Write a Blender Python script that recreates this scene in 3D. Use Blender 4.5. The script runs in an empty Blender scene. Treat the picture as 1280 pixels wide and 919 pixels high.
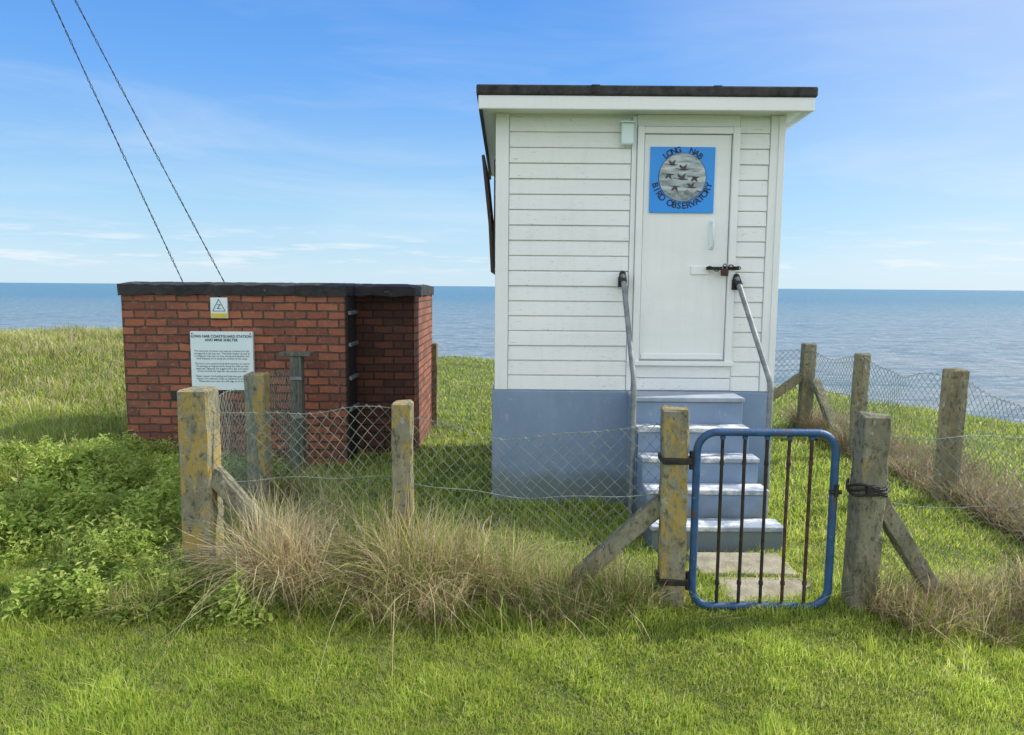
import bpy, bmesh, math, random
import numpy as np
from mathutils import Vector, Matrix
random.seed(7); rng=np.random.default_rng(11)
sc=bpy.context.scene
COL=sc.collection
sc.view_settings.view_transform='Standard'
try: sc.view_settings.look='None'
except: pass
sc.view_settings.exposure=0

# ---------------------------------------------------------------- materials
def newmat(name):
    m=bpy.data.materials.new(name); m.use_nodes=True
    nt=m.node_tree; b=nt.nodes['Principled BSDF']
    return m,nt,b
def N(nt,t,**k):
    n=nt.nodes.new(t)
    for a,v in k.items(): setattr(n,a,v)
    return n
def L(nt,a,b): nt.links.new(a,b)
def noise(nt,scale,detail=6,rough=.6,vec=None,dist=0):
    n=N(nt,'ShaderNodeTexNoise'); n.inputs['Scale'].default_value=scale
    n.inputs['Detail'].default_value=detail; n.inputs['Roughness'].default_value=rough
    n.inputs['Distortion'].default_value=dist
    if vec is not None: L(nt,vec,n.inputs['Vector'])
    return n.outputs['Fac']
def ramp(nt,fac,stops):
    r=N(nt,'ShaderNodeValToRGB'); e=r.color_ramp.elements
    while len(e)<len(stops): e.new(.5)
    for i,(p,c) in enumerate(stops):
        e[i].position=p; e[i].color=(c[0],c[1],c[2],1) if not isinstance(c,(int,float)) else (c,c,c,1)
    L(nt,fac,r.inputs[0]); return r.outputs[0]
def mix(nt,fac,a,b,blend='MIX'):
    m=N(nt,'ShaderNodeMix',data_type='RGBA',blend_type=blend)
    for s,v in ((m.inputs[0],fac),(m.inputs[6],a),(m.inputs[7],b)):
        if isinstance(v,(int,float)): s.default_value=v
        elif isinstance(v,tuple): s.default_value=(*v,1)
        else: L(nt,v,s)
    return m.outputs[2]
def objco(nt,scale=(1,1,1)):
    t=N(nt,'ShaderNodeTexCoord'); mp=N(nt,'ShaderNodeMapping')
    mp.inputs['Scale'].default_value=scale
    L(nt,t.outputs['Object'],mp.inputs['Vector']); return mp.outputs[0]
def bump(nt,b,h,strength=.5,dist=.01):
    n=N(nt,'ShaderNodeBump'); n.inputs['Strength'].default_value=strength; n.inputs['Distance'].default_value=dist
    L(nt,h,n.inputs['Height']); L(nt,n.outputs[0],b.inputs['Normal'])
def mulf(nt,s,k):
    m=N(nt,'ShaderNodeMath',operation='MULTIPLY'); L(nt,s,m.inputs[0]); m.inputs[1].default_value=k; return m.outputs[0]

def m_simple(name,c1,c2,scale=8,rough=.7,metal=0,bs=.3,bd=.005,lo=.35,hi=.65,stretch=(1,1,1)):
    m,nt,b=newmat(name); v=objco(nt,stretch)
    f=noise(nt,scale,6,.65,v)
    L(nt,ramp(nt,f,[(lo,c1),(hi,c2)]),b.inputs['Base Color'])
    b.inputs['Roughness'].default_value=rough; b.inputs['Metallic'].default_value=metal
    bump(nt,b,noise(nt,scale*5,5,.7,v),bs,bd)
    return m

def m_whitepaint(name,wear=.7,thr=.62):
    m,nt,b=newmat(name); v=objco(nt,(1,1,1)); vs=objco(nt,(3,3,16)); vv=objco(nt,(9,9,.7)); vh=objco(nt,(1.6,1.6,22))
    base=ramp(nt,noise(nt,1.6,6,.6,v),[(.3,(.79,.84,.85)),(.7,(.85,.88,.885))])
    st=ramp(nt,noise(nt,3,6,.65,vv),[(.50,0),(.75,1)])
    c=mix(nt,mulf(nt,st,.16),base,(.56,.58,.54))
    c=mix(nt,mulf(nt,ramp(nt,noise(nt,1.1,7,.7,objco(nt,(1,1,3))),[(.5,0),(.8,1)]),.25),c,(.58,.63,.63))
    fl=ramp(nt,noise(nt,5.0,9,.74,vs),[(thr,0),(thr+.02,1)])
    c=mix(nt,mulf(nt,fl,wear),c,(.33,.29,.22))
    # hairline peeling along the board grain
    hl=ramp(nt,noise(nt,7.0,9,.75,vh),[(thr+.005,0),(thr+.02,1)])
    c=mix(nt,mulf(nt,hl,wear),c,(.40,.38,.33))
    L(nt,c,b.inputs['Base Color']); b.inputs['Roughness'].default_value=.5
    bump(nt,b,noise(nt,8,7,.7,vs),.35,.004)
    return m
WHITE=m_whitepaint('white_weathered_paint',.75,.625)
WHITE2=m_whitepaint('white_door_paint',.35,.675)
def m_blue():
    m,nt,b=newmat('blue_grey_masonry_paint'); v=objco(nt); vv=objco(nt,(6,6,1))
    c=ramp(nt,noise(nt,2.2,8,.65,v),[(.3,(.165,.25,.385)),(.7,(.225,.315,.45))])
    c=mix(nt,mulf(nt,ramp(nt,noise(nt,2.5,7,.7,vv),[(.5,0),(.8,1)]),.35),c,(.32,.36,.40))
    c=mix(nt,mulf(nt,ramp(nt,noise(nt,14,9,.75,v),[(.60,0),(.66,1)]),.5),c,(.42,.42,.4))
    # soil splash near the ground
    t=N(nt,'ShaderNodeTexCoord'); s=N(nt,'ShaderNodeSeparateXYZ'); L(nt,t.outputs['Object'],s.inputs[0])
    ad=N(nt,'ShaderNodeMath',operation='MULTIPLY_ADD'); L(nt,noise(nt,6,7,.7,v),ad.inputs[0]); ad.inputs[1].default_value=-.35; L(nt,s.outputs[2],ad.inputs[2])
    c=mix(nt,mulf(nt,ramp(nt,ad.outputs[0],[(0,1),(.12,0)]),.6),c,(.12,.14,.09))
    L(nt,c,b.inputs['Base Color']); b.inputs['Roughness'].default_value=.6
    bump(nt,b,noise(nt,30,8,.7,v),.35,.004); return m
BLUE=m_blue()
NOSE=m_simple('worn_step_tread',(.27,.32,.39),(.66,.68,.68),9,.75,lo=.44,hi=.58)
STEP=m_simple('step_paint',(.24,.3,.38),(.38,.42,.48),5,.75,lo=.35,hi=.62)
FELT=m_simple('roof_felt',(.022,.023,.024),(.065,.065,.065),12,.95,bs=.8,bd=.01)
def m_felt2():
    m,nt,b=newmat('bitumen_roof'); v=objco(nt)
    c=ramp(nt,noise(nt,6,9,.7,v),[(.35,(.012,.012,.014)),(.7,(.045,.045,.047))])
    c=mix(nt,ramp(nt,noise(nt,9,9,.7,v),[(.60,0),(.66,.8)]),c,(.17,.15,.08))
    L(nt,c,b.inputs['Base Color']); b.inputs['Roughness'].default_value=.8
    bump(nt,b,noise(nt,12,8,.7,v),.9,.025); return m
BITU=m_felt2()
def m_brick(name,dark=1.0):
    m,nt,b=newmat(name)
    t=N(nt,'ShaderNodeTexCoord'); s=N(nt,'ShaderNodeSeparateXYZ'); L(nt,t.outputs['Object'],s.inputs[0])
    a=N(nt,'ShaderNodeMath',operation='ADD'); L(nt,s.outputs[0],a.inputs[0]); L(nt,s.outputs[1],a.inputs[1])
    cx=N(nt,'ShaderNodeCombineXYZ'); L(nt,a.outputs[0],cx.inputs[0]); L(nt,s.outputs[2],cx.inputs[1])
    nz=N(nt,'ShaderNodeTexNoise'); nz.inputs['Scale'].default_value=11; L(nt,t.outputs['Object'],nz.inputs['Vector'])
    vm=N(nt,'ShaderNodeVectorMath',operation='MULTIPLY_ADD'); L(nt,nz.outputs['Color'],vm.inputs[0]); vm.inputs[1].default_value=(.026,.018,0); L(nt,cx.outputs[0],vm.inputs[2])
    br=N(nt,'ShaderNodeTexBrick'); L(nt,vm.outputs[0],br.inputs['Vector'])
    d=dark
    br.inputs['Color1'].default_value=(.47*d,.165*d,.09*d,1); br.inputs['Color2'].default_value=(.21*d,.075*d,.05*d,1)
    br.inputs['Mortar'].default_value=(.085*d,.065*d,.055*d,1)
    br.inputs['Scale'].default_value=1; br.inputs['Mortar Size'].default_value=.009; br.inputs['Mortar Smooth'].default_value=.4
    br.inputs['Brick Width'].default_value=.20; br.inputs['Row Height'].default_value=.077; br.inputs['Bias'].default_value=0
    v=objco(nt)
    c=mix(nt,mulf(nt,ramp(nt,noise(nt,3,9,.7,v),[(.45,0),(.72,1)]),.6),br.outputs['Color'],(.12*d,.075*d,.06*d))
    c=mix(nt,mulf(nt,ramp(nt,noise(nt,26,9,.7,v),[(.55,0),(.68,1)]),.5),c,(.52*d,.29*d,.19*d))
    c=mix(nt,mulf(nt,ramp(nt,noise(nt,2.2,9,.75,v),[(.60,0),(.72,1)]),.35),c,(.42*d,.36*d,.31*d))
    L(nt,c,b.inputs['Base Color']); b.inputs['Roughness'].default_value=.88
    inv=N(nt,'ShaderNodeMath',operation='SUBTRACT'); inv.inputs[0].default_value=1; L(nt,br.outputs['Fac'],inv.inputs[1])
    ad=N(nt,'ShaderNodeMath',operation='MULTIPLY_ADD'); L(nt,noise(nt,45,8,.7,v),ad.inputs[0]); ad.inputs[1].default_value=.7; L(nt,inv.outputs[0],ad.inputs[2])
    bump(nt,b,ad.outputs[0],1,.014); return m
BRICK=m_brick('weathered_red_brick',.86); BRICK2=m_brick('shaded_red_brick',.30)  # second copy is darkened to paint shade onto the rear block
def m_conc(name,lich=.5,tone=1.0,warm=0):
    m,nt,b=newmat(name); v=objco(nt,(1,1,.6))
    c=ramp(nt,noise(nt,7,10,.72,v),[(.3,(.19*tone,.185*tone,.125*tone)),(.7,((.47+warm)*tone,.45*tone,(.32-warm)*tone))])
    c=mix(nt,ramp(nt,noise(nt,34,8,.72,v),[(.52,0),(.60,.75)]),c,(.09,.085,.055))
    li=ramp(nt,noise(nt,9,9,.75,v,.5),[(.48+.14*(1-lich),0),(.54+.14*(1-lich),.85)])
    c=mix(nt,li,c,(.58,.42,.11))
    c=mix(nt,ramp(nt,noise(nt,18,8,.7,v),[(.59,0),(.65,.8)]),c,(.56,.56,.47))
    L(nt,c,b.inputs['Base Color']); b.inputs['Roughness'].default_value=.92
    bump(nt,b,noise(nt,38,10,.8,v),1,.03); return m
CONC_L=m_conc('concrete_orange_lichen',.95,1.05); CONC=m_conc('concrete_post',.15,1.0); CONC_W=m_conc('brown_post',.1,.9,.07)
GALV=m_simple('galvanised_pipe',(.15,.17,.18),(.30,.32,.33),14,.55,.35)
BLACK=m_simple('black_rubber',(.015,.015,.015),(.03,.03,.03),20,.6)
MESHM=m_simple('fence_wire_green_grey',(.11,.16,.13),(.34,.38,.33),20,.5,.1)
RUST=m_simple('rusty_steel',(.04,.025,.02),(.11,.06,.04),30,.85,.2,lo=.4,hi=.6)
DARKIRON=m_simple('black_iron',(.014,.015,.018),(.055,.045,.04),22,.55,.4)
def m_gate():
    m,nt,b=newmat('blue_gate_paint'); v=objco(nt)
    c=ramp(nt,noise(nt,12,8,.7,v),[(.35,(.015,.06,.16)),(.7,(.03,.115,.26))])
    c=mix(nt,ramp(nt,noise(nt,20,9,.75,v),[(.57,0),(.61,1)]),c,(.11,.055,.035))
    c=mix(nt,ramp(nt,noise(nt,33,8,.75,v),[(.62,0),(.65,.7)]),c,(.25,.36,.45))
    L(nt,c,b.inputs['Base Color']); b.inputs['Roughness'].default_value=.45
    bump(nt,b,noise(nt,60,6,.7,v),.5,.005); return m
GATE=m_gate()
TIMBER_AND_SHADE=m_simple('dark_timber_and_shade',(.035,.024,.018),(.09,.06,.04),10,.8,stretch=(6,6,1))
GREYWOOD=m_simple('grey_timber',(.05,.06,.05),(.16,.165,.14),9,.85,stretch=(6,6,1))
SIGNBLUE=m_simple('sign_blue',(.008,.27,.84),(.015,.31,.9),3,.35,bs=.02)
SIGNGREY=m_simple('sign_seascape_grey',(.20,.26,.29),(.54,.60,.63),9,.4,bs=.02,stretch=(.6,1,3.5),lo=.4,hi=.6)
SIGNWHITE=m_simple('sign_white',(.68,.83,.87),(.75,.88,.91),3,.4,bs=.02)
INK=m_simple('sign_ink',(.01,.015,.06),(.015,.02,.08),9,.5)
BIRD=m_simple('bird_print',(.02,.025,.03),(.09,.085,.08),9,.5)
YEL=m_simple('sign_yellow',(.6,.5,.03),(.7,.55,.05),5,.5)
SLAB=m_simple('paving_concrete',(.24,.21,.14),(.42,.38,.28),9,.9,bs=.8,bd=.01)
def m_grass(name,tr=.45):
    m=bpy.data.materials.new(name); m.use_nodes=True; nt=m.node_tree; nt.nodes.clear()
    o=N(nt,'ShaderNodeOutputMaterial'); a=N(nt,'ShaderNodeAttribute'); a.attribute_name='Col'
    d=N(nt,'ShaderNodeBsdfDiffuse'); t=N(nt,'ShaderNodeBsdfTranslucent')
    L(nt,a.outputs['Color'],d.inputs[0]); 
    hb=N(nt,'ShaderNodeHueSaturation'); hb.inputs['Value'].default_value=1.45; hb.inputs['Saturation'].default_value=1.02
    L(nt,a.outputs['Color'],hb.inputs['Color']); L(nt,hb.outputs[0],t.inputs[0])
    m1=N(nt,'ShaderNodeMixShader'); m1.inputs[0].default_value=tr; L(nt,d.outputs[0],m1.inputs[1]); L(nt,t.outputs[0],m1.inputs[2])
    L(nt,m1.outputs[0],o.inputs[0]); return m
GRASS=m_grass('grass_blades',.5); DRY=m_grass('dry_grass_blades',.38); LEAF=m_grass('leaf',.42)

# ---------------------------------------------------------------- helpers
def link(o,parent=None):
    COL.objects.link(o)
    if parent: o.parent=parent
    return o
def empty(name):
    e=bpy.data.objects.new(name,None); e.empty_display_size=.2; COL.objects.link(e); return e
def frombm(name,bm,mat,parent=None,smooth=False):
    me=bpy.data.meshes.new(name); bm.normal_update(); bm.to_mesh(me); bm.free()
    me.materials.append(mat)
    if smooth:
        for p in me.polygons: p.use_smooth=True
    return link(bpy.data.objects.new(name,me),parent)
def bevel(o,w,seg=2):
    m=o.modifiers.new('bev','BEVEL'); m.width=w; m.segments=seg; m.limit_method='ANGLE'; return o
def addbox(bm,x0,x1,y0,y1,z0,z1):
    vs=[bm.verts.new((x,y,z)) for x in(x0,x1) for y in(y0,y1) for z in(z0,z1)]
    for f in((0,1,3,2),(4,6,7,5),(0,4,5,1),(2,3,7,6),(0,2,6,4),(1,5,7,3)): bm.faces.new([vs[i] for i in f])
def box(name,x0,x1,y0,y1,z0,z1,mat,parent=None,bev=.004):
    bm=bmesh.new(); addbox(bm,x0,x1,y0,y1,z0,z1); bmesh.ops.recalc_face_normals(bm,faces=bm.faces)
    o=frombm(name,bm,mat,parent)
    if bev: bevel(o,bev)
    return o
def tube(name,polys,r,mat,parent=None,cyclic=False,res=3,caps=True):
    cu=bpy.data.curves.new(name,'CURVE'); cu.dimensions='3D'; cu.bevel_depth=r; cu.bevel_resolution=res; cu.use_fill_caps=caps
    for pts in polys:
        s=cu.splines.new('POLY'); s.points.add(len(pts)-1)
        s.points.foreach_set('co',[c for p in pts for c in (p[0],p[1],p[2],1)])
        s.use_cyclic_u=cyclic
    cu.materials.append(mat)
    return link(bpy.data.objects.new(name,cu),parent)
def post(name,p0,p1,w,mat,parent=None,d=None,jit=.003,rings=18):
    d=d or w; p0=Vector(p0); p1=Vector(p1); ax=(p1-p0).normalized()
    up=Vector((0,1,0)); sx=up.cross(ax).normalized(); sy=ax.cross(sx).normalized()
    bm=bmesh.new(); prev=None; c=.13; tw=random.uniform(-.12,.12)
    sx,sy=sx*math.cos(tw)+sy*math.sin(tw),sy*math.cos(tw)-sx*math.sin(tw)
    for i in range(rings+1):
        t=i/rings; k=1.0
        if i==rings: k=.84
        if i==rings-1: t=1-.012/(p1-p0).length
        ring=[]
        for (a,b) in((-1,-1+c),(-1,1-c),(-1+c,1),(1-c,1),(1,1-c),(1,-1+c),(1-c,-1),(-1+c,-1)):
            q=p0.lerp(p1,t)+sx*(a*w/2*k+random.uniform(-jit,jit))+sy*(b*d/2*k+random.uniform(-jit,jit))
            if i==rings: q=q+ax*random.uniform(-.012,.006)
            ring.append(bm.verts.new(q))
        if prev:
            for j in range(8): bm.faces.new((prev[j],prev[(j+1)%8],ring[(j+1)%8],ring[j]))
        prev=ring
    bm.faces.new(prev); bmesh.ops.recalc_face_normals(bm,faces=bm.faces)
    return frombm(name,bm,mat,parent,False)

def S(a,b,x):
    t=np.clip((np.asarray(x,float)-a)/(b-a),0,1); return t*t*(3-2*t)
def fn(x,y,s,ph=0.):
    return (np.sin(x*s+1.3*np.sin(y*s*.7+ph)+ph)*np.cos(y*s*1.1+1.7*np.sin(x*s*.6-ph))+.5*np.sin(x*s*2.3+ph*2+y*s*.9)*np.cos(y*s*2.1-x*s*.7))/1.5
def edgeY(x):
    x=np.asarray(x,float)
    return 17.5-5.4*S(-1,5,x)-2.9*S(5,9,x)+.4*np.sin(x*1.7)+.25*np.sin(x*4.1)+.5*S(-3,-9,x)
def H(x,y):
    x=np.asarray(x,float); y=np.asarray(y,float)
    h=.022*fn(x,y,1.3)+.012*fn(x,y,4.1,2)
    h=h+.45*S(-3.8,-7.5,x)*S(7.5,13,y)*(1+.25*fn(x,y,.9,1))+.20*S(-2.3,-3.6,x)*S(4.2,5.6,y)*(1-S(6.2,8,y)*.5)
    h=h+.05*np.exp(-((y-3.8)/.35)**2)*(1-np.exp(-((x-1.3)/.45)**2))
    h=h-.35*S(4.2,9,x)*S(6,12,y)
    e=edgeY(x); d=np.clip(y-e,0,None)
    h=h-46*S(0,22,d)-d*.5*(d<6)
    return h

# ---------------------------------------------------------------- ground / sea
def build_ground():
    xs=np.concatenate([np.linspace(-160,-14,30),np.linspace(-13.8,13.8,185),np.linspace(14,160,30)])
    ys=np.concatenate([np.linspace(-60,0,14),np.linspace(.15,22,150),np.linspace(22.5,60,30)])
    X,Y=np.meshgrid(xs,ys); Z=H(X,Y)
    nx,ny=len(xs),len(ys)
    co=np.stack([X,Y,Z],-1).reshape(-1,3)
    idx=np.arange(nx*ny).reshape(ny,nx)
    f=np.stack([idx[:-1,:-1],idx[:-1,1:],idx[1:,1:],idx[1:,:-1]],-1).reshape(-1,4)
    me=bpy.data.meshes.new('ground'); me.from_pydata(co.tolist(),[],f.tolist())
    m,nt,b=newmat('turf_soil'); v=objco(nt)
    c=ramp(nt,noise(nt,3,9,.7,v),[(.3,(.08,.11,.025)),(.55,(.14,.18,.04)),(.75,(.24,.21,.09))])
    L(nt,c,b.inputs['Base Color']); b.inputs['Roughness'].default_value=.95
    bump(nt,b,noise(nt,25,9,.75,v),1,.03)
    me.materials.append(m)
    for p in me.polygons: p.use_smooth=True
    link(bpy.data.objects.new('ground',me))
build_ground()
def build_sea():
    bm=bmesh.new(); zs=-40
    vs=[bm.verts.new(p) for p in((-90000,10,zs),(90000,10,zs),(90000,90000,zs),(-90000,90000,zs))]
    bm.faces.new(vs)
    m,nt,b=newmat('sea_water'); v2=objco(nt,(.0018,.008,1)); v3=objco(nt,(.02,.045,1)); v4=objco(nt,(.08,.16,1)); v5=objco(nt,(.30,.55,1))
    far=N(nt,'ShaderNodeTexCoord'); sp=N(nt,'ShaderNodeSeparateXYZ'); L(nt,far.outputs['Object'],sp.inputs[0])
    mr=N(nt,'ShaderNodeMapRange'); L(nt,sp.outputs[1],mr.inputs[0]); mr.inputs[1].default_value=380; mr.inputs[2].default_value=2400
    c=mix(nt,mr.outputs[0],(.29,.34,.36),(.04,.19,.29))
    c=mix(nt,mulf(nt,ramp(nt,noise(nt,1,7,.6,v2),[(.42,0),(.6,1)]),.5),c,(.13,.25,.31))
    c=mix(nt,mulf(nt,ramp(nt,noise(nt,1,8,.65,v3),[(.48,0),(.58,1)]),.6),c,(.07,.17,.23))
    c=mix(nt,mulf(nt,ramp(nt,noise(nt,1,8,.7,v4),[(.52,0),(.60,1)]),.5),c,(.60,.62,.63))
    c=mix(nt,mulf(nt,ramp(nt,noise(nt,1,8,.7,v5),[(.50,0),(.60,1)]),.55),c,(.10,.15,.19))
    L(nt,c,b.inputs['Base Color']); b.inputs['Roughness'].default_value=.42
    b.inputs['Specular IOR Level'].default_value=.22
    bump(nt,b,noise(nt,1,8,.7,v4),1,4)
    frombm('sea',bm,m)
build_sea()

# ---------------------------------------------------------------- hut
HX0,HX1,HY0,HY1=-.135,2.02,5.65,7.75
hut=empty('bird_observatory_hut')
box('foundation_plinth',HX0-.018,HX1+.018,HY0-.018,HY1+.018,-.3,.895,BLUE,hut,.008)
box('wall_core',HX0+.02,HX1-.02,HY0+.02,HY1-.02,.895,2.99,WHITE,hut,0)
def boards(name,segs,axis,out,face,sign,z0,z1,n):
    bm=bmesh.new(); hh=(z1-z0)/n
    for (a0,a1) in segs:
        for i in range(n):
            zb=z0+i*hh+.0015; zt=z0+(i+1)*hh-.003
            j=random.uniform(-.003,.003)
            prof=[(0,zb),(0,zt),(.010+j,zt),(.015+j,zt-.010),(.022+j,zb+.004),(.020+j,zb)]
            A=[];B=[]; dz_=random.uniform(-.002,.002)
            for d,z in prof:
                c=face+sign*d
                if axis=='x': A.append(bm.verts.new((a0+random.uniform(0,.002),c,z))); B.append(bm.verts.new((a1-random.uniform(0,.003),c,z+dz_)))
                else: A.append(bm.verts.new((c,a0,z))); B.append(bm.verts.new((c,a1,z)))
            k=len(prof)
            for q in range(k): bm.faces.new((A[q],A[(q+1)%k],B[(q+1)%k],B[q]))
            bm.faces.new(A); bm.faces.new(B)
    bmesh.ops.recalc_face_normals(bm,faces=bm.faces)
    return frombm(name,bm,WHITE,hut)
boards('front_weatherboards',[(HX0+.103,.885),(1.70,1.925)],'x',-1,HY0+.02,-1,.9,2.97,18)
boards('left_weatherboards',[(HY0+.09,HY1-.02)],'y',-1,HX0+.02,-1,.9,2.97,18)
boards('right_weatherboards',[(HY0+.09,HY1-.02)],'y',1,HX1-.02,1,.9,2.97,18)
boards('back_weatherboards',[(HX0+.02,HX1-.02)],'x',1,HY1-.02,1,.9,2.97,18)
box('corner_board_left',HX0,HX0+.1,HY0-.012,HY0+.085,.9,2.985,WHITE2,hut)
box('corner_board_right',1.928,HX1,HY0-.012,HY0+.085,.9,2.985,WHITE2,hut)
box('corner_strip_right',1.985,HX1+.012,HY0-.024,HY0-.013,.9,2.98,WHITE2,hut,.002)
box('trim_by_door',.888,.925,HY0-.01,HY0+.03,.9,2.97,WHITE2,hut)
box('head_board',.927,1.697,HY0-.006,HY0+.03,2.90,2.985,WHITE2,hut)
box('door_frame_left',.928,.978,HY0-.035,HY0+.03,1.12,2.895,WHITE2,hut)
box('door_frame_right',1.642,1.695,HY0-.035,HY0+.03,1.12,2.895,WHITE2,hut)
box('door_frame_top',.9785,1.6415,HY0-.033,HY0+.03,2.845,2.893,WHITE2,hut)
box('door_leaf',.984,1.636,HY0-.008,HY0+.03,1.145,2.84,WHITE2,hut,.003)
box('door_sill',.90,1.71,HY0-.05,HY0+.03,1.10,1.135,WHITE2,hut)
box('door_weatherbar',.995,1.625,HY0-.024,HY0-.009,1.15,1.19,WHITE2,hut,.004)
box('kick_panel_upper',.93,1.695,HY0-.012,HY0+.03,1.003,1.095,WHITE,hut)
box('kick_panel_lower',.93,1.695,HY0-.012,HY0+.03,.905,.998,WHITE,hut)
box('door_handle_plate',1.49,1.53,HY0-.016,HY0-.009,1.99,2.21,SIGNWHITE,hut,.003)
tube('door_handle',[[(1.512,HY0-.016,2.20),(1.512,HY0-.055,2.185),(1.512,HY0-.055,2.02),(1.512,HY0-.016,2.005)]],.011,WHITE2,hut)
box('hasp_plate',1.36,1.50,HY0-.02,HY0-.009,1.80,1.865,WHITE2,hut,.004)
box('hasp_bar',1.47,1.72,HY0-.046,HY0-.036,1.835,1.86,DARKIRON,hut,.003)
pl=box('padlock_body',1.575,1.63,HY0-.085,HY0-.055,1.79,1.845,RUST,hut,.008)
tube('padlock_shackle',[[(1.585+.0175+.0175*math.cos(a),HY0-.07,1.845+.035*math.sin(a)) for a in np.linspace(math.pi,0,9)]],.005,GALV,hut)
ch=[]
for i in range(9):
    cx=1.49+i*.027; cz=1.85-.012*math.sin(i/8*math.pi*2); tl=(i%2)
    ch.append([(cx+.019*math.cos(a),HY0-.062+(.011*math.sin(a) if tl else 0),cz+(0 if tl else .012*math.sin(a))) for a in np.linspace(0,2*math.pi,10)[:-1]])
tube('door_chain',ch,.004,DARKIRON,hut,True)
box('junction_box',.80,.893,HY0-.07,HY0-.012,2.755,2.91,SIGNWHITE,hut,.012)
box('junction_box_cap',.79,.903,HY0-.08,HY0-.012,2.912,2.925,SIGNWHITE,hut,.004)
def slope_prism(name,x0,x1,y0,y1,zb,zt,drop,mat,bev=.006):
    bm=bmesh.new(); vs=[]
    for x in(x0,x1):
        for y in(y0,y1):
            dd=drop*(y-5.4)/2.6
            for z in(zb,zt): vs.append(bm.verts.new((x,y,z-dd)))
    for f in((0,1,3,2),(4,6,7,5),(0,4,5,1),(2,3,7,6),(0,2,6,4),(1,5,7,3)): bm.faces.new([vs[i] for i in f])
    bmesh.ops.recalc_face_normals(bm,faces=bm.faces); return bevel(frombm(name,bm,mat,hut),bev)
slope_prism('roof_felt',-.27,2.165,5.385,8.0,3.058,3.128,.14,FELT,.012)
slope_prism('roof_deck',-.235,2.13,5.43,7.96,3.0,3.056,.14,WHITE2)
slope_prism('fascia_front',-.255,2.15,5.40,5.428,2.962,3.0565,.14,WHITE2)
slope_prism('fascia_left_shaded',-.255,-.237,5.43,7.98,2.965,3.0565,.14,TIMBER_AND_SHADE)  # dark colour here paints the shadow on the left fascia
slope_prism('fascia_right',2.132,2.15,5.43,7.98,2.965,3.0565,.14,WHITE2)
for x in (.55,1.42):
    slope_prism('felt_lap',x,x+.06,5.382,7.99,3.075,3.1295,.14,FELT,.003)
sh=empty('shutter'); sh.parent=hut
for y in (5.95,6.5,7.05): tube('shutter_stile',[[(-.24,y,2.72),(-.185,y,2.2),(-.165,y,1.82)]],.014,TIMBER_AND_SHADE,sh)
tube('shutter_rail',[[(-.24,5.93,2.72),(-.24,7.07,2.72)],[(-.165,5.93,1.82),(-.165,7.07,1.82)],[(-.19,5.93,2.27),(-.19,7.07,2.27)]],.014,TIMBER_AND_SHADE,sh)
box('window_frame',HX0-.02,HX0-.003,5.95,7.05,1.9,2.7,TIMBER_AND_SHADE,sh)
st=empty('entrance_steps'); st.parent=hut
SX0,SX1=.905,1.70
box('landing',SX0,SX1,5.31,HY0-.02,-.3,.865,BLUE,st,.01)
box('landing_top',SX0-.008,SX1+.008,5.295,HY0-.022,.866,.9,STEP,st,.008)
zs=[.705,.53,.355,.165]; yf=[5.13,4.95,4.77,4.58]
for i,(z,y) in enumerate(zip(zs,yf)):
    yb=[5.309,5.129,4.949,4.769][i]
    x1=SX1+.012*i+ (.03 if i==3 else 0)
    box('step_riser',SX0+.003*i,x1,y+.012,yb,-.3,z-.035,BLUE,st,.006)
    box('step_tread',SX0-.006+.003*i,x1+.006,y,yb-.001,z-.034,z,NOSE,st,.008)
for (xt,xb,nm) in ((.835,.868,'handrail'),(1.70,1.838,'handrail')):
    e=empty(nm)
    zt=1.79 if xt<1 else 1.775
    P0=Vector((xt,5.585,zt)); P1=Vector((xb,5.15,1.03)); P2=Vector((xb,5.15,-.2))
    pts=[P0]+[P0.lerp(P1,t) for t in(.5,.93)]+[P1*.6+P0.lerp(P1,.93)*.2+P1.lerp(P2,.04)*.2]+[P1.lerp(P2,.05),P2]
    tube('rail_pipe',[pts],.0205,GALV,e)
    tube('rail_top_cap',[[(xt,5.63,zt-.035),(xt,5.60,zt+.01),P0.lerp(P1,.07)]],.026,BLACK,e)
    box('wall_bracket',xt-.03,xt+.03,5.595,5.64,zt-.09,zt-.01,DARKIRON,e,.006)

# observatory sign
sg=empty('observatory_sign'); cx,cz=1.27,2.505; sy=HY0-.022
box('panel',cx-.243,cx+.243,sy,HY0-.0085,cz-.243,cz+.243,SIGNBLUE,sg,.002)
def disc(name,cx,cz,y,r,mat,parent,n=48,ri=None):
    bm=bmesh.new()
    bm.faces.new([bm.verts.new((cx+r*math.cos(a),y,cz+r*math.sin(a))) for a in np.linspace(0,2*math.pi,n+1)[:-1]])
    return frombm(name,bm,mat,parent)
dz=.02
disc('roundel_border',cx,cz+dz,sy-.002,.180,INK,sg); disc('roundel',cx,cz+dz,sy-.004,.176,SIGNGREY,sg)
def text(name,s,x,y,z,size,mat,parent,rot=0,align='CENTER',bold=0):
    c=bpy.data.curves.new(name,'FONT'); c.body=s; c.size=size; c.align_x=align; c.align_y='CENTER' if align=='CENTER' else 'TOP'
    c.offset=bold; c.materials.append(mat)
    o=bpy.data.objects.new(name,c); link(o,parent)
    o.matrix_world=Matrix.Translation((x,y,z))@Matrix.Rotation(math.radians(90),4,'X')@Matrix.Rotation(rot,4,'Z'); return o
def arctext(s,r,a0,a1,size,top,par):
    for i,chh in enumerate(s):
        if chh==' ': continue
        a=math.radians(a0+(a1-a0)*i/(len(s)-1))
        text('letter_'+chh,chh,cx+r*math.cos(a),sy-.003,cz+dz+r*math.sin(a)*1.0,size,INK,par,(a-math.pi/2) if top else (a+math.pi/2),bold=.0012)
arctext('LONG  NAB',.202,130,50,.060,True,sg)
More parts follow.
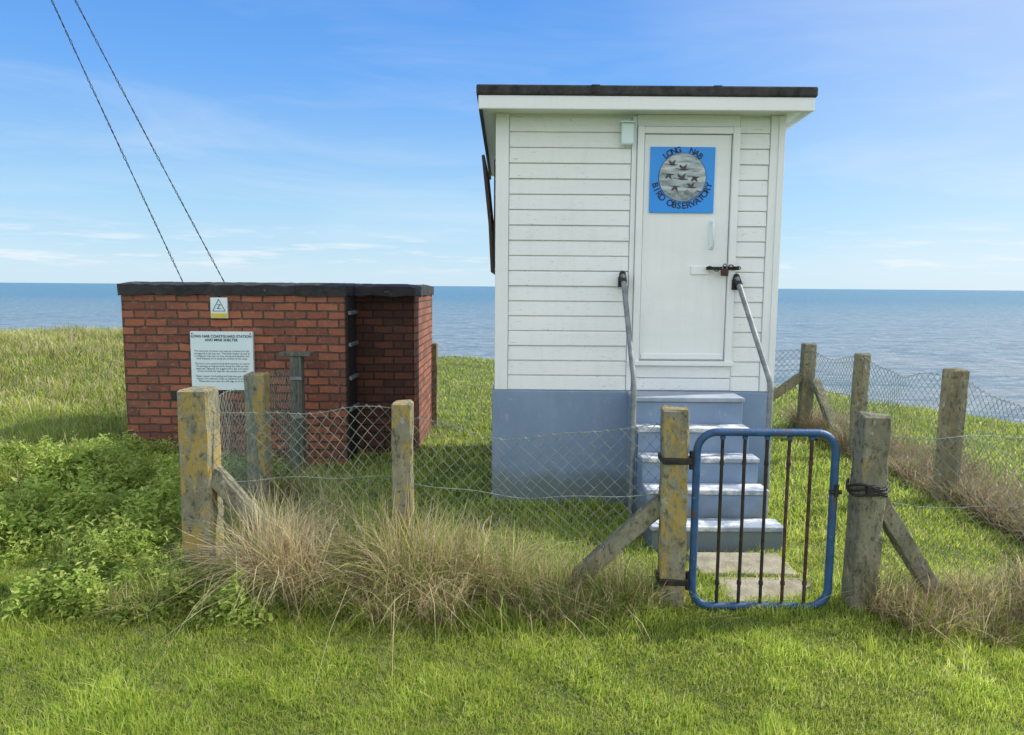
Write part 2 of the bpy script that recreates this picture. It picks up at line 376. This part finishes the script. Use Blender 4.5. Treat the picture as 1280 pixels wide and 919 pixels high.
arctext('BIRD OBSERVATORY',.212,196,344,.066,False,sg)
def bird(bx,bz,s,fl=1,wing=1):
    body=[(-1.5,.16),(-1.25,.24),(-.8,.10),(-.2,.18),(.5,.10),(1.0,.02),(.5,-.10),(-.1,-.14),(-.7,.0),(-1.2,.12)]
    w1=[(-.35,.10),(-.1,.5*wing),(.55,.95*wing),(.35,.45*wing),(.35,.08)]
    w2=[(-.3,.05),(-.75,.45*wing),(-.7,.8*wing),(-.2,.5*wing),(.1,.08)]
    for k,pts in enumerate((body,w1,w2)):
        bm=bmesh.new(); bm.faces.new([bm.verts.new((bx+fl*p[0]*s,sy-.006-.0006*k,bz+p[1]*s)) for p in pts]); frombm('bird_silhouette',bm,BIRD,sg)
for a in((-.075,.09,.042,1,1),(.01,.055,.046,1,1),(-.10,.02,.04,1,-1),(.0,-.015,.05,1,1),(.095,.0,.04,1,-1),(-.05,-.07,.04,1,-1),(.07,-.075,.042,1,1)): bird(cx+a[0],cz+dz+a[1],*a[2:])
bm=bmesh.new(); rr_=.172; aa=np.linspace(math.radians(215),math.radians(325),20)
pts=[(cx+rr_*math.cos(a),cz+dz+rr_*math.sin(a)) for a in aa]; top=[(cx+.14-.28*i/11,cz+dz-.105+.014*math.sin(i*1.9)) for i in range(12)]
bm.faces.new([bm.verts.new((p[0],sy-.0048,p[1])) for p in pts+top]); frombm('printed_rocks',bm,m_simple('print_rock',(.10,.13,.14),(.36,.41,.43),30,.5,bs=.02),sg)

# ---------------------------------------------------------------- brick shelter
bs=empty('brick_shelter')
box('front_block',-3.63,-1.56,6.8,8.9,-.4,1.60,BRICK,bs,.006)
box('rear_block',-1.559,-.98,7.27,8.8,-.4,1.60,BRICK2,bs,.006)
box('rear_block_side',-.979,-.962,7.275,8.795,-.4,1.598,BRICK,bs,.003)
def slabby(name,x0,x1,y0,y1,z0,z1,r=.0):
    bm=bmesh.new(); nx=max(2,int((x1-x0)/.07)); ny=max(2,int((y1-y0)/.1))
    top={};bot={}
    for i in range(nx+1):
        for j in range(ny+1):
            x=x0+(x1-x0)*i/nx; y=y0+(y1-y0)*j/ny
            e=min(i,nx-i)==0 or min(j,ny-j)==0
            top[i,j]=bm.verts.new((x,y,z1-(.022 if e else 0)+random.uniform(-.008,.008)))
            if e: bot[i,j]=bm.verts.new((x+(random.uniform(-.006,.006)),y+random.uniform(-.006,.006),z0+random.uniform(-.016,.006)))
    for i in range(nx):
        for j in range(ny): bm.faces.new((top[i,j],top[i+1,j],top[i+1,j+1],top[i,j+1]))
    for i in range(nx):
        for j in(0,ny): bm.faces.new((top[i,j],top[i+1,j],bot[i+1,j],bot[i,j]))
    for j in range(ny):
        for i in(0,nx): bm.faces.new((top[i,j],top[i,j+1],bot[i,j+1],bot[i,j]))
    bmesh.ops.recalc_face_normals(bm,faces=bm.faces)
    return frombm(name,bm,BITU,bs,False)
slabby('roof_slab_front',-3.65,-1.535,6.78,8.92,1.60,1.712)
slabby('roof_slab_rear',-1.53,-.945,7.1,8.83,1.603,1.708)
box('doorway_reveal',-1.558,-1.545,6.86,7.2,-.1,1.59,BLACK,bs,0)
for z in(.5,.8,1.12,1.42): box('hinge_strap',-1.544,-1.52,6.88,7.22,z,z+.035,GALV,bs,.003)
box('vent_brick',-3.2,-3.02,6.785,6.805,.62,.7,BLACK,bs,.002)

ib=empty('information_board'); by=6.76
box('board',-2.985,-2.405,by,6.799,.715,1.262,SIGNWHITE,ib,.003)
text('title','LONG NAB COASTGUARD STATION\nAND MINE SHELTER',-2.695,by-.002,1.20,.034,INK,ib,bold=.0008)
body=["The concrete structure was built as a lookout for the",
"coastguard in the last war. This brick shelter served as","a refuge for the men on duty during bad weather and",
"mine disposal work along this stretch of the coast.","","The hut is now used by local bird watchers to record",
"the passage of migrant birds along the cliffs and the","open sea. Sightings are logged every day and copies",
"of the records are kept for the county recorder.","","Please respect the building and keep the gate closed.",
"Visitors are welcome when an observer is present.","Please take care near the cliff edge at all times."]
text('body_text','\n'.join(body),-2.695,by-.002,.94,.0235,INK,ib)
for sx,sz in((-2.965,1.243),(-2.425,1.243),(-2.965,.735),(-2.425,.735)): disc('screw',sx,sz,by-.003,.007,DARKIRON,ib,10)
ws=empty('warning_sign')
box('plate',-2.79,-2.635,6.772,6.799,1.385,1.575,SIGNWHITE,ws,.002)
box('yellow_strip',-2.785,-2.64,6.769,6.773,1.39,1.43,YEL,ws,0)
tube('warning_triangle',[[(-2.7125,6.77,1.56),(-2.77,6.77,1.452),(-2.655,6.77,1.452)]],.004,INK,ws,True,1)
text('falling_figure','Z',-2.7125,6.769,1.49,.06,INK,ws)

# ---------------------------------------------------------------- fence
def chain(name,p0,p1,zb,zt,par,sag=.05,pitch=.033,seed=0,wr=.0018):
    r=random.Random(seed); p0=Vector((*p0,0)); p1=Vector((*p1,0)); Ln=(p1-p0).length; u=(p1-p0)/Ln; nrm=Vector((-u.y,u.x,0))
    n=int(Ln/pitch); polys=[]; ph=[r.uniform(0,6) for _ in range(6)]
    def disp(s,t):
        q=s/Ln
        sg_=sag*math.sin(math.pi*q)*t + .022*t*math.sin(s*5+ph[0]) +.010*math.sin(s*11+ph[1]+t*3)
        la=.05*math.sin(s*2.7+ph[2]+t*2.2)*math.sin(math.pi*q)+.015*math.sin(s*8+ph[3]+t*5)
        al=.022*math.sin(t*5+s*3+ph[4])*math.sin(math.pi*q)
        return sg_,la,al
    def P(s,z,o=0):
        t=(z-zb)/(zt-zb); a,b_,c=disp(s,t); q=p0+u*(s+c)+nrm*(b_+o); return (q.x,q.y,z-a)
    m=int((zt-zb)/.036)
    for i in range(n):
        pts=[]
        for k in range(m+1):
            s=(i+((k+i)%2))*Ln/n
            pts.append(P(s,zb+(zt-zb)*k/m,.0018 if (k+i)%2 else -.0018))
        polys.append(pts)
    tube(name+'_mesh',polys,wr,MESHM,par,res=0,caps=False)
    lw=[]
    for z in(zt-.01,(zb+zt)/2+.08,zb+.1):
        lw.append([P(Ln*k/24,z,.005) for k in range(25)])
    tube(name+'_line_wires',lw,.0021,MESHM,par,res=1,caps=False)
f1=empty('chain_link_fence')
post('corner_post',(-1.73,4.0,-.3),(-1.735,4.0,1.13),.17,CONC_L,f1,jit=.005)
post('corner_post_strut',(-1.66,3.98,.66),(-1.18,3.93,.12),.09,CONC,f1,jit=.004)
post('post',(-.60,3.95,-.3),(-.597,3.95,1.07),.108,CONC_L,f1)
post('gate_post',(.852,3.73,-.3),(.846,3.73,1.085),.133,CONC_L,f1,jit=.005)
post('gate_post_strut',(.80,3.75,.58),(.36,3.80,.14),.085,CONC,f1)
chain('front_left',(-1.65,3.99),(-.66,3.95),.08,1.03,f1,.03,seed=1)
chain('front_mid',(-.54,3.94),(.79,3.75),.08,.99,f1,.07,seed=2)
f2=empty('chain_link_fence')
post('gate_post',(1.83,3.70,-.3),(1.856,3.70,1.065),.133,CONC,f2,jit=.005)
post('gate_post_strut',(1.90,3.71,.62),(2.22,3.72,.14),.085,CONC,f2)
post('corner_post',(3.5,3.7,-.3),(3.5,3.7,1.08),.13,CONC,f2)
chain('front_right',(1.92,3.70),(3.45,3.70),.06,.99,f2,.05,seed=3)
post('side_post',(3.48,5.73,-.3),(3.50,5.73,1.08),.14,CONC_W,f2)
post('side_post',(3.50,7.3,-.3),(3.51,7.3,1.06),.125,CONC_W,f2)
post('back_corner_post',(3.49,8.6,-.3),(3.5,8.6,1.06),.14,CONC_W,f2)
post('back_strut_left',(3.44,8.6,.68),(3.0,8.6,.35),.09,CONC_W,f2)
post('back_strut_right',(3.56,8.52,.62),(3.62,7.9,0),.09,CONC_W,f2)
chain('side_a',(3.5,3.77),(3.5,5.66),.04,1.0,f2,.06,seed=4,wr=.0021)
chain('side_b',(3.5,5.8),(3.5,7.23),.04,1.02,f2,.06,seed=5,wr=.0025)
chain('side_c',(3.5,7.37),(3.5,8.53),.04,1.02,f2,.05,seed=6,wr=.0026)
post('back_post',(-.95,8.75,-.3),(-.945,8.75,1.02),.10,CONC_W,f2)
post('back_post',(1.3,8.68,-.3),(1.3,8.68,1.02),.10,CONC_W,f2)
chain('back_a',(3.43,8.6),(1.36,8.68),.04,1.0,f2,.05,seed=7,wr=.0025)
chain('back_b',(1.24,8.68),(-.9,8.75),.04,.85,f2,.05,seed=8,wr=.0022)
f3=empty('chain_link_fence')
post('side_post',(-1.97,5.6,-.3),(-1.97,5.6,1.02),.15,CONC_L,f3)
chain('left_side',(-1.75,4.1),(-1.96,5.52),.08,1.05,f3,.05,seed=9)
chain('left_side_rear',(-1.97,5.68),(-1.93,6.75),.08,1.0,f3,.04,seed=10)
gp=empty('timber_post')
box('post',-1.99,-1.885,6.5,6.6,-.3,1.06,GREYWOOD,gp,.006)
box('cross_arm',-2.08,-1.80,6.488,6.612,1.062,1.10,GREYWOOD,gp,.006)
for z in(.5,.85): box('clip',-1.992,-1.883,6.488,6.499,z,z+.03,GALV,gp,.002)

# gate
gt=empty('metal_gate'); gx0,gx1,gz0,gz1,gy=.955,1.668,.035,.965,3.69
r=.10; pts=[]
for (cx_,cz_,a0) in((gx1-r,gz1-r,0),(gx0+r,gz1-r,90),(gx0+r,gz0+r,180),(gx1-r,gz0+r,270)):
    for k in range(9):
        a=math.radians(a0+90*k/8); pts.append((cx_+r*math.cos(a),gy,cz_+r*math.sin(a)+(.0)))
tube('tubular_frame',[pts],.0205,GATE,gt,True,4)
for i in range(5):
    x=gx0+.13+i*(gx1-gx0-.255)/4
    mt=RUST if i>=3 else DARKIRON
    tube('gate_bar',[[(x,gy,gz0+.012),(x+random.uniform(-.002,.002),gy,.5),(x,gy,gz1-.012)]],.0088,mt,gt)
    tube('bar_collar',[[(x,gy,z),(x,gy,z+.018)] for z in(gz1-.17,gz0+.12)],.0125,mt,gt)
tube('bar_weld',[[(gx0+.13+i*(gx1-gx0-.255)/4,gy,gz1-.035),(gx0+.13+i*(gx1-gx0-.255)/4,gy,gz1-.02)] for i in range(5)],.014,GATE,gt)
for z in(.80,.155):
    box('hinge_band',.775,.925,3.655,3.80,z,z+.035,DARKIRON,gt,.006)
    tube('hinge_pin',[[(.93,3.69,z-.03),(.93,3.69,z+.065)]],.014,DARKIRON,gt)
    tube('hinge_arm',[[(.90,3.69,z+.018),(.965,3.69,z+.018)]],.013,DARKIRON,gt)
tube('latch_bolt',[[(1.64,3.675,.66),(1.70,3.67,.66)],[(1.672,3.665,.64),(1.672,3.665,.70)]],.011,DARKIRON,gt)
for k,z in enumerate((.66,.68,.70)):
    tube('post_chain',[[(1.845+.092*math.cos(a)*(1.05),3.70+.092*math.sin(a),z+.012*math.sin(3*a+k)) for a in np.linspace(0,2*math.pi,25)[:-1]]],.0065,DARKIRON,gt,True,2)
box('latch_keeper',1.80,1.87,3.605,3.63,.655,.71,DARKIRON,gt,.008)

# wires
def twist(name,a,b,r=.007):
    a=Vector(a); b=Vector(b); n=700; ax=(b-a).normalized(); s=ax.cross(Vector((0,1,0))).normalized(); t=ax.cross(s)
    ps=[]
    for ph in(0,math.pi):
        ps.append([a.lerp(b,i/n)+(s*math.cos(i*.55+ph+.6*math.sin(i*.13))+t*math.sin(i*.55+ph))*r*(.8+.35*math.sin(i*.21)) - Vector((0,0,.16*math.sin(math.pi*i/n))) for i in range(n+1)])
    tube(name,ps,.0040,DARKIRON,None,res=1)
twist('stay_wire',(-3.96,9.0,1.55),(-6.32,6.0,10.6))
twist('stay_wire',(-3.44,9.0,1.55),(-6.58,6.0,10.6))

ps=empty('paving_slab')
box('slab',1.12,1.70,4.15,4.5,-.05,.030,SLAB,ps,.012); box('slab',1.18,1.74,3.78,4.11,-.05,.026,SLAB,ps,.012)

# ---------------------------------------------------------------- vegetation
def blades(name,x,y,z,h,w,ang,lean,col,mat,seg=2,droop=.25,facing=None,wander=0):
    n=len(x); ts=np.linspace(0,1,seg+1)
    dx,dy=np.cos(ang),np.sin(ang)
    fa=rng.uniform(0,2*np.pi,n); px,py=np.cos(fa),np.sin(fa)
    wa=rng.normal(0,1,n)*wander; wf=rng.uniform(0,6,n)
    V=[]
    for t in ts:
        off=lean*h*t**1.8; zz=z+h*(t-droop*np.clip(lean,0,1.6)*t**2.6)
        cxx=x+dx*off-dy*wa*h*np.sin(t*3+wf)*t; cyy=y+dy*off+dx*wa*h*np.sin(t*3+wf)*t
        if t<1:
            ww=w*(1-.55*t**1.5)*.5
            V.append(np.stack([cxx-px*ww,cyy-py*ww,zz],-1)); V.append(np.stack([cxx+px*ww,cyy+py*ww,zz],-1))
        else: V.append(np.stack([cxx,cyy,zz],-1))
    k=len(V); co=np.stack(V,1).reshape(-1,3); base=np.arange(n)[:,None]*k
    quads=[]
    for s in range(seg-1): quads.append(base+np.array([[2*s,2*s+1,2*s+3,2*s+2]]))
    tri=base+np.array([[2*(seg-1),2*(seg-1)+1,k-1]])
    q=np.concatenate(quads,0) if quads else np.zeros((0,4),int)
    me=bpy.data.meshes.new(name); nq,ntr=len(q),len(tri)
    me.vertices.add(len(co)); me.vertices.foreach_set('co',co.astype(np.float32).ravel())
    me.loops.add(nq*4+ntr*3); me.loops.foreach_set('vertex_index',np.concatenate([q.ravel(),tri.ravel()]).astype(np.int32))
    me.polygons.add(nq+ntr)
    me.polygons.foreach_set('loop_start',np.concatenate([np.arange(nq)*4,nq*4+np.arange(ntr)*3]).astype(np.int32))
    me.update(calc_edges=True)
    c=np.ones((n,k,4),np.float32); c[:,:,:3]=col[:,None,:]
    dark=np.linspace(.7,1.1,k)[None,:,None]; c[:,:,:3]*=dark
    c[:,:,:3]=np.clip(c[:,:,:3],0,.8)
    at=me.color_attributes.new('Col','FLOAT_COLOR','POINT'); at.data.foreach_set('color',c.ravel())
    me.materials.append(mat); return link(bpy.data.objects.new(name,me))
def allowed(x,y,m=.0):
    b=np.zeros(len(x),bool)
    for (a0,a1,b0,b1) in((HX0-.03,HX1+.03,HY0-.03,HY1+.03),(SX0-.02,SX1+.05,4.56,5.7),(-3.65,-1.54,6.78,8.92),(-1.56,-.96,7.25,8.82),(1.17,1.65,4.20,4.46),(1.23,1.69,3.83,4.07)):
        b|=(x>a0-m)&(x<a1+m)&(y>b0-m)&(y<b1+m)
    return ~b
GA=np.array([.25,.37,.055]); GB=np.array([.54,.59,.13]); GC=np.array([.72,.64,.36]); GD=np.array([.11,.20,.035])
def gcol(n,x,y,dry=.08):
    t=rng.uniform(0,1,n)[:,None]; p=(.5+.5*fn(x,y,2.2,.7))[:,None]; p2=(.5+.5*fn(x,y,.9,3.))[:,None]; p3=(.5+.5*fn(x,y,7.,1.3))[:,None]
    c=GA*(1-t)+GB*t; c=c*(.66+.34*p+.26*p3)
    c=c*(1-.35*p2)+ .35*p2*(GB*1.05)
    m=rng.uniform(0,1,n)< .13; c[m]=GD
    m=rng.uniform(0,1,n)< dry*(.3+2.0*p2[:,0]*p3[:,0]); c[m]=GC*rng.uniform(.7,1.1,(m.sum(),1))
    return c
def lawn(name,n,y0,y1,hmin,hmax,wk,seg,pw=1.0,dry=.08,cut=0):
    u=rng.uniform(-1.0,1.0,n); 
    a,b=y0**(-pw),y1**(-pw); y=(a+(b-a)*rng.uniform(0,1,n))**(-1/pw); x=u*y*.92
    k=allowed(x,y)&(y<edgeY(x)+1.5)
    cl=(.5+.5*fn(x,y,5.3,1.))*.5+(.5+.5*fn(x,y,14.,2.))*.3+(.5+.5*fn(x,y,29.,.3))*.2
    if cut: k&=(cl>cut)
    x,y,cl=x[k],y[k],cl[k]; n=len(x)
    near=np.exp(-((y-3.75)/.40)**2)
    h=rng.uniform(hmin,hmax,n)*(.3+1.4*cl)*(1+.4*near)
    w=wk*np.clip(y/3,.8,5)*rng.uniform(.7,1.3,n)
    ang=rng.uniform(0,2*np.pi,n)
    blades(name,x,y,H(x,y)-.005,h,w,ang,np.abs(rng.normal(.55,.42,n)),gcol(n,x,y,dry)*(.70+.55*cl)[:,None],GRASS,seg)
lawn('grass',330000,2.0,5.0,.016,.048,.0036,2,.6,.10)
lawn('grass',24000,2.0,4.6,.045,.085,.0038,3,.6,.06,cut=.55)
lawn('grass',160000,4.8,19,.035,.08,.0044,2,.9,.10)
def rough(name,x,y,h0,h1,w,cols,probs,mat,seg=3,lean=(.5,.3),zo=0):
    k=allowed(x,y,.01); x,y=x[k],y[k]; n=len(x)
    ci=rng.choice(len(cols),n,p=probs); c=np.array(cols)[ci]*rng.uniform(.6,1.15,(n,1))*(.80+.28*fn(x,y,1.7,2.2))[:,None]
    h=rng.uniform(h0,h1,n)*(.35+1.0*(.5+.5*fn(x,y,3.3,.8)))
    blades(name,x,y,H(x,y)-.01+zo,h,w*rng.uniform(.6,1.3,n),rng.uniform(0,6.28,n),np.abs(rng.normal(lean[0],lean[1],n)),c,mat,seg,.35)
STR=[.78,.66,.42]; STR2=[.58,.44,.28]; BRN=[.34,.24,.17]; GG=[.24,.36,.065]; YG=[.55,.59,.15]
n=42000; x=rng.uniform(-14,-3.4,n); y=rng.uniform(8.6,17,n)
rough('rough_grass',x,y,.08,.26,.012,[STR,YG,GG,STR2],[.33,.42,.2,.05],DRY)
n=13000; x=rng.uniform(-3.4,3.2,n); y=rng.uniform(10,17.3,n)
rough('rough_grass',x,y,.05,.12,.011,[STR,YG,GG],[.10,.55,.35],DRY)
n=22000; x=rng.uniform(3.7,11,n); y=rng.uniform(4.5,12.8,n); k=y<edgeY(x)+.5
rough('rough_grass',x[k],y[k],.05,.16,.009,[STR,YG,GG,BRN],[.12,.52,.32,.04],DRY)
n=20000; x=3.45+np.abs(rng.normal(0,.34,n)); y=rng.uniform(3.8,9,n)
rough('dry_grass',x,y,.14,.38,.006,[STR2,BRN,STR,GG],[.40,.34,.12,.14],DRY,lean=(.8,.4))

def tussocks(name,cs,mat):
    X=[];Y=[];Hh=[];A=[];Le=[];C=[];W=[]
    for (cx_,cy_,rad,ht,nb,green,pale) in cs:
        rr=rad*np.sqrt(rng.uniform(0,1,nb))*.85; th=rng.uniform(0,2*np.pi,nb)
        X.append(cx_+rr*np.cos(th)); Y.append(cy_+rr*np.sin(th)*.8)
        Hh.append(ht*rng.uniform(.2,1.12,nb)**.8); A.append(th+rng.normal(0,1.3,nb)); Le.append(np.abs(rng.normal(.5,.48,nb)))
        cols=np.array([STR,STR2,BRN,GG,YG]); p=np.array([.40*pale,.28,.20,.6*green,.4*green]); p/=p.sum()
        C.append(cols[rng.choice(5,nb,p=p)]*rng.uniform(.55,1.12,(nb,1))*rng.uniform(.8,1.1)); W.append(rng.uniform(.0020,.0050,nb))
    X,Y,Hh,A,Le,W=map(np.concatenate,(X,Y,Hh,A,Le,W)); C=np.concatenate(C)
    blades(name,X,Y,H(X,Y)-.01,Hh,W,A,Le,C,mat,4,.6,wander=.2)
cs=[]
cs+=[(-1.28,3.78,.17,.64,1400,.1,3.0),(-1.12,3.72,.15,.54,900,.1,3.0),(-1.42,3.85,.13,.40,400,.5,2.2)]
cs+=[(-.80,3.84,.17,.60,900,.7,.9),(-.52,3.70,.18,.64,1200,.4,1.),(-.95,3.70,.14,.34,350,.6,1.4),(-.28,3.76,.17,.56,1000,.4,.8),(-.06,3.73,.16,.5,800,.5,1.),(-.68,3.56,.14,.3,350,.5,1.2),(-.34,3.54,.14,.34,500,.4,1.),(.12,3.6,.14,.3,300,.5,1.)]
for i in range(18): cs.append((rng.uniform(.1,.9),rng.uniform(3.5,3.85),.13,rng.uniform(.10,.32),250,1.0,.9))
for i in range(28): cs.append((rng.uniform(1.9,3.6),rng.uniform(3.38,3.82),.15,rng.uniform(.13,.36),360,.3,.6))
for i in range(12): cs.append((rng.uniform(-2.0,-.9),rng.uniform(3.5,4.0),.14,rng.uniform(.12,.30),240,1.5,1.))
for i in range(12): cs.append((rng.uniform(-1.9,-1.2),rng.uniform(3.9,5.8),.16,rng.uniform(.2,.42),240,1.2,1.))
for i in range(18): cs.append((rng.uniform(-1.1,.7),rng.uniform(3.9,4.6),.16,rng.uniform(.10,.26),230,1.8,.7))
tussocks('dry_grass_tussocks',cs,DRY)

def weeds(name,centres):
    P=[];Cc=[];S_=[];
    for (cx_,cy_,r_,h_,nl) in centres:
        u=rng.normal(0,1,(nl,3)); u/=np.linalg.norm(u,axis=1)[:,None]; u[:,2]=np.abs(u[:,2]); rad=rng.uniform(.3,1.1,nl)**.5
        rad*=1+.3*np.sin(u[:,0]*5+cx_*9)*np.cos(u[:,1]*5+cy_*7)
        xx=cx_+u[:,0]*r_*rad; yy=cy_+u[:,1]*r_*rad
        P.append(np.stack([xx,yy,H(xx,yy)+u[:,2]*h_*rad],-1))
        b=rng.uniform(0,1,(nl,1)); base=np.array([.22,.34,.06])*(1-b)+np.array([.56,.62,.19])*b
        Cc.append(base*rng.uniform(.65,1.12)); S_.append(rng.uniform(.008,.024,nl)*rng.uniform(.7,1.3))
    P=np.concatenate(P);Cc=np.concatenate(Cc);s=np.concatenate(S_)[:,None]; n=len(P)
    a=rng.uniform(0,2*np.pi,n); tilt=rng.normal(.1,.5,n)
    d=np.stack([np.cos(a)*np.cos(tilt),np.sin(a)*np.cos(tilt),np.sin(tilt)],-1)
    up=np.stack([rng.normal(0,.5,n),rng.normal(0,.5,n),np.ones(n)],-1); sd=np.cross(d,up); sd/=np.linalg.norm(sd,axis=1)[:,None]; nn=np.cross(sd,d)
    v=[P-d*s,P+sd*s*.5+nn*s*.25-d*s*.15,P+d*s*1.2-nn*s*.15,P-sd*s*.5+nn*s*.25-d*s*.15,]
    co=np.stack(v,1).reshape(-1,3); b=np.arange(n)[:,None]*4
    f=np.concatenate([b+np.array([[0,1,2]]),b+np.array([[0,2,3]])],0)
    me=bpy.data.meshes.new(name); me.from_pydata(co.tolist(),[],f.tolist())
    c=np.ones((n,4,4),np.float32); c[:,:,:3]=Cc[:,None,:]
    at=me.color_attributes.new('Col','FLOAT_COLOR','POINT'); at.data.foreach_set('color',c.ravel())
    me.materials.append(LEAF); link(bpy.data.objects.new(name,me))
wc=[]
for i in range(170):
    x=rng.uniform(-4.9,-1.85); y=rng.uniform(3.75,5.9)
    if x>-2.1 and y>4.6: continue
    if y<4.35+.5*(-x-2.9)*.8 and x<-2.6: continue
    wc.append((x,y,rng.uniform(.07,.22),rng.uniform(.10,.34),620))
for i in range(38): wc.append((rng.uniform(-2.45,-1.25),rng.uniform(3.45,3.95),rng.uniform(.05,.13),rng.uniform(.06,.24),300))
for i in range(14): wc.append((rng.uniform(-3.6,-2.1),rng.uniform(5.9,6.6),.16,rng.uniform(.1,.25),350))
weeds('leafy_weeds',wc)
cs=[]
for i in range(48):
    x=rng.uniform(-5.2,-2.0); y=rng.uniform(4.0,6.6)
    if y<4.2+.4*(-x-2.9) and x<-2.6: continue
    cs.append((x,y,.2,rng.uniform(.12,.32),170,3.5,.9))
for i in range(40): cs.append((rng.uniform(-7,-3.7),rng.uniform(6.2,8.6),.3,rng.uniform(.15,.3),190,3.5,.7))
tussocks('long_grass',cs,DRY)

# ---------------------------------------------------------------- light, sky, camera
el,azb=40,16
sd=Vector((math.cos(math.radians(azb))*math.cos(math.radians(el)),math.sin(math.radians(azb))*math.cos(math.radians(el)),math.sin(math.radians(el))))
ld=bpy.data.lights.new('sun','SUN'); ld.energy=5.0; ld.angle=math.radians(.5); ld.color=(1,.96,.88)
so=bpy.data.objects.new('sun',ld); link(so); so.rotation_euler=sd.to_track_quat('Z','Y').to_euler()
w=bpy.data.worlds.new('World'); sc.world=w; w.use_nodes=True; nt=w.node_tree; bg=nt.nodes['Background']
sk=N(nt,'ShaderNodeTexSky'); sk.sky_type='NISHITA'; sk.sun_disc=False; sk.sun_elevation=math.radians(el); sk.sun_rotation=math.radians(90-azb)
sk.air_density=1.0; sk.dust_density=.3; sk.ozone_density=2.5
tc=N(nt,'ShaderNodeTexCoord')
def mp(scale,rot=(0,0,0)):
    m=N(nt,'ShaderNodeMapping'); m.inputs['Scale'].default_value=scale; m.inputs['Rotation'].default_value=rot; L(nt,tc.outputs['Generated'],m.inputs[0]); return m.outputs[0]
sep=N(nt,'ShaderNodeSeparateXYZ'); L(nt,tc.outputs['Generated'],sep.inputs[0])
g=ramp(nt,sep.outputs[2],[(0,(.62,.84,1.0)),(.10,(.42,.72,1.0)),(.25,(.16,.45,1.0)),(.42,(.065,.29,.90)),(1,(.20,.36,.80))])
gs=N(nt,'ShaderNodeVectorMath',operation='SCALE'); L(nt,g,gs.inputs[0]); gs.inputs['Scale'].default_value=6.5
c=mix(nt,.84,sk.outputs[0],gs.outputs[0])
dp=N(nt,'ShaderNodeVectorMath',operation='DOT_PRODUCT'); L(nt,tc.outputs['Generated'],dp.inputs[0]); dp.inputs[1].default_value=tuple(sd)
gl=ramp(nt,dp.outputs['Value'],[(.50,0),(.8,.42),(1,1)])
c=mix(nt,gl,c,(6.2,6.6,6.9))
ci=ramp(nt,noise(nt,2.2,7,.62,mp((1,1.6,7),(0,.12,0)),.6),[(.47,0),(.8,1)])
lowmask=ramp(nt,sep.outputs[2],[(0.0,0),(.03,1),(.22,.6),(.4,.1)])
f1_=N(nt,'ShaderNodeMath',operation='MULTIPLY'); L(nt,ci,f1_.inputs[0]); L(nt,lowmask,f1_.inputs[1])
c=mix(nt,mulf(nt,f1_.outputs[0],.42),c,(5.8,6.3,6.7))
cu=ramp(nt,noise(nt,9,7,.6,mp((1,1,9))),[(.52,0),(.66,1)])
hm=ramp(nt,sep.outputs[2],[(.012,0),(.028,1),(.05,.8),(.085,0)])
f2_=N(nt,'ShaderNodeMath',operation='MULTIPLY'); L(nt,cu,f2_.inputs[0]); L(nt,hm,f2_.inputs[1])
c=mix(nt,mulf(nt,f2_.outputs[0],.6),c,(6.4,6.6,6.7))
# unseen bright clouds added behind the viewpoint to fill the shaded fronts
neg=N(nt,'ShaderNodeMath',operation='MULTIPLY'); L(nt,sep.outputs[1],neg.inputs[0]); neg.inputs[1].default_value=-1
bk=ramp(nt,neg.outputs[0],[(.1,0),(.35,1)])
cl=ramp(nt,noise(nt,2.4,7,.6,mp((1,1,2))),[(.38,.3),(.50,1)])
f3_=N(nt,'ShaderNodeMath',operation='MULTIPLY'); L(nt,bk,f3_.inputs[0]); L(nt,cl,f3_.inputs[1])
c=mix(nt,mulf(nt,f3_.outputs[0],.9),c,(9.2,9.3,9.3))
L(nt,c,bg.inputs[0]); bg.inputs[1].default_value=.15

cd=bpy.data.cameras.new('camera'); cam=bpy.data.objects.new('camera',cd); link(cam)
cd.sensor_width=36; cd.lens=914/1280*36; cd.clip_start=.05; cd.clip_end=200000
cam.matrix_world=Matrix.Translation((0,0,1.7))@Matrix.Rotation(math.radians(90-6.34),4,'X')@Matrix.Rotation(math.radians(.45),4,'Z')
sc.camera=cam
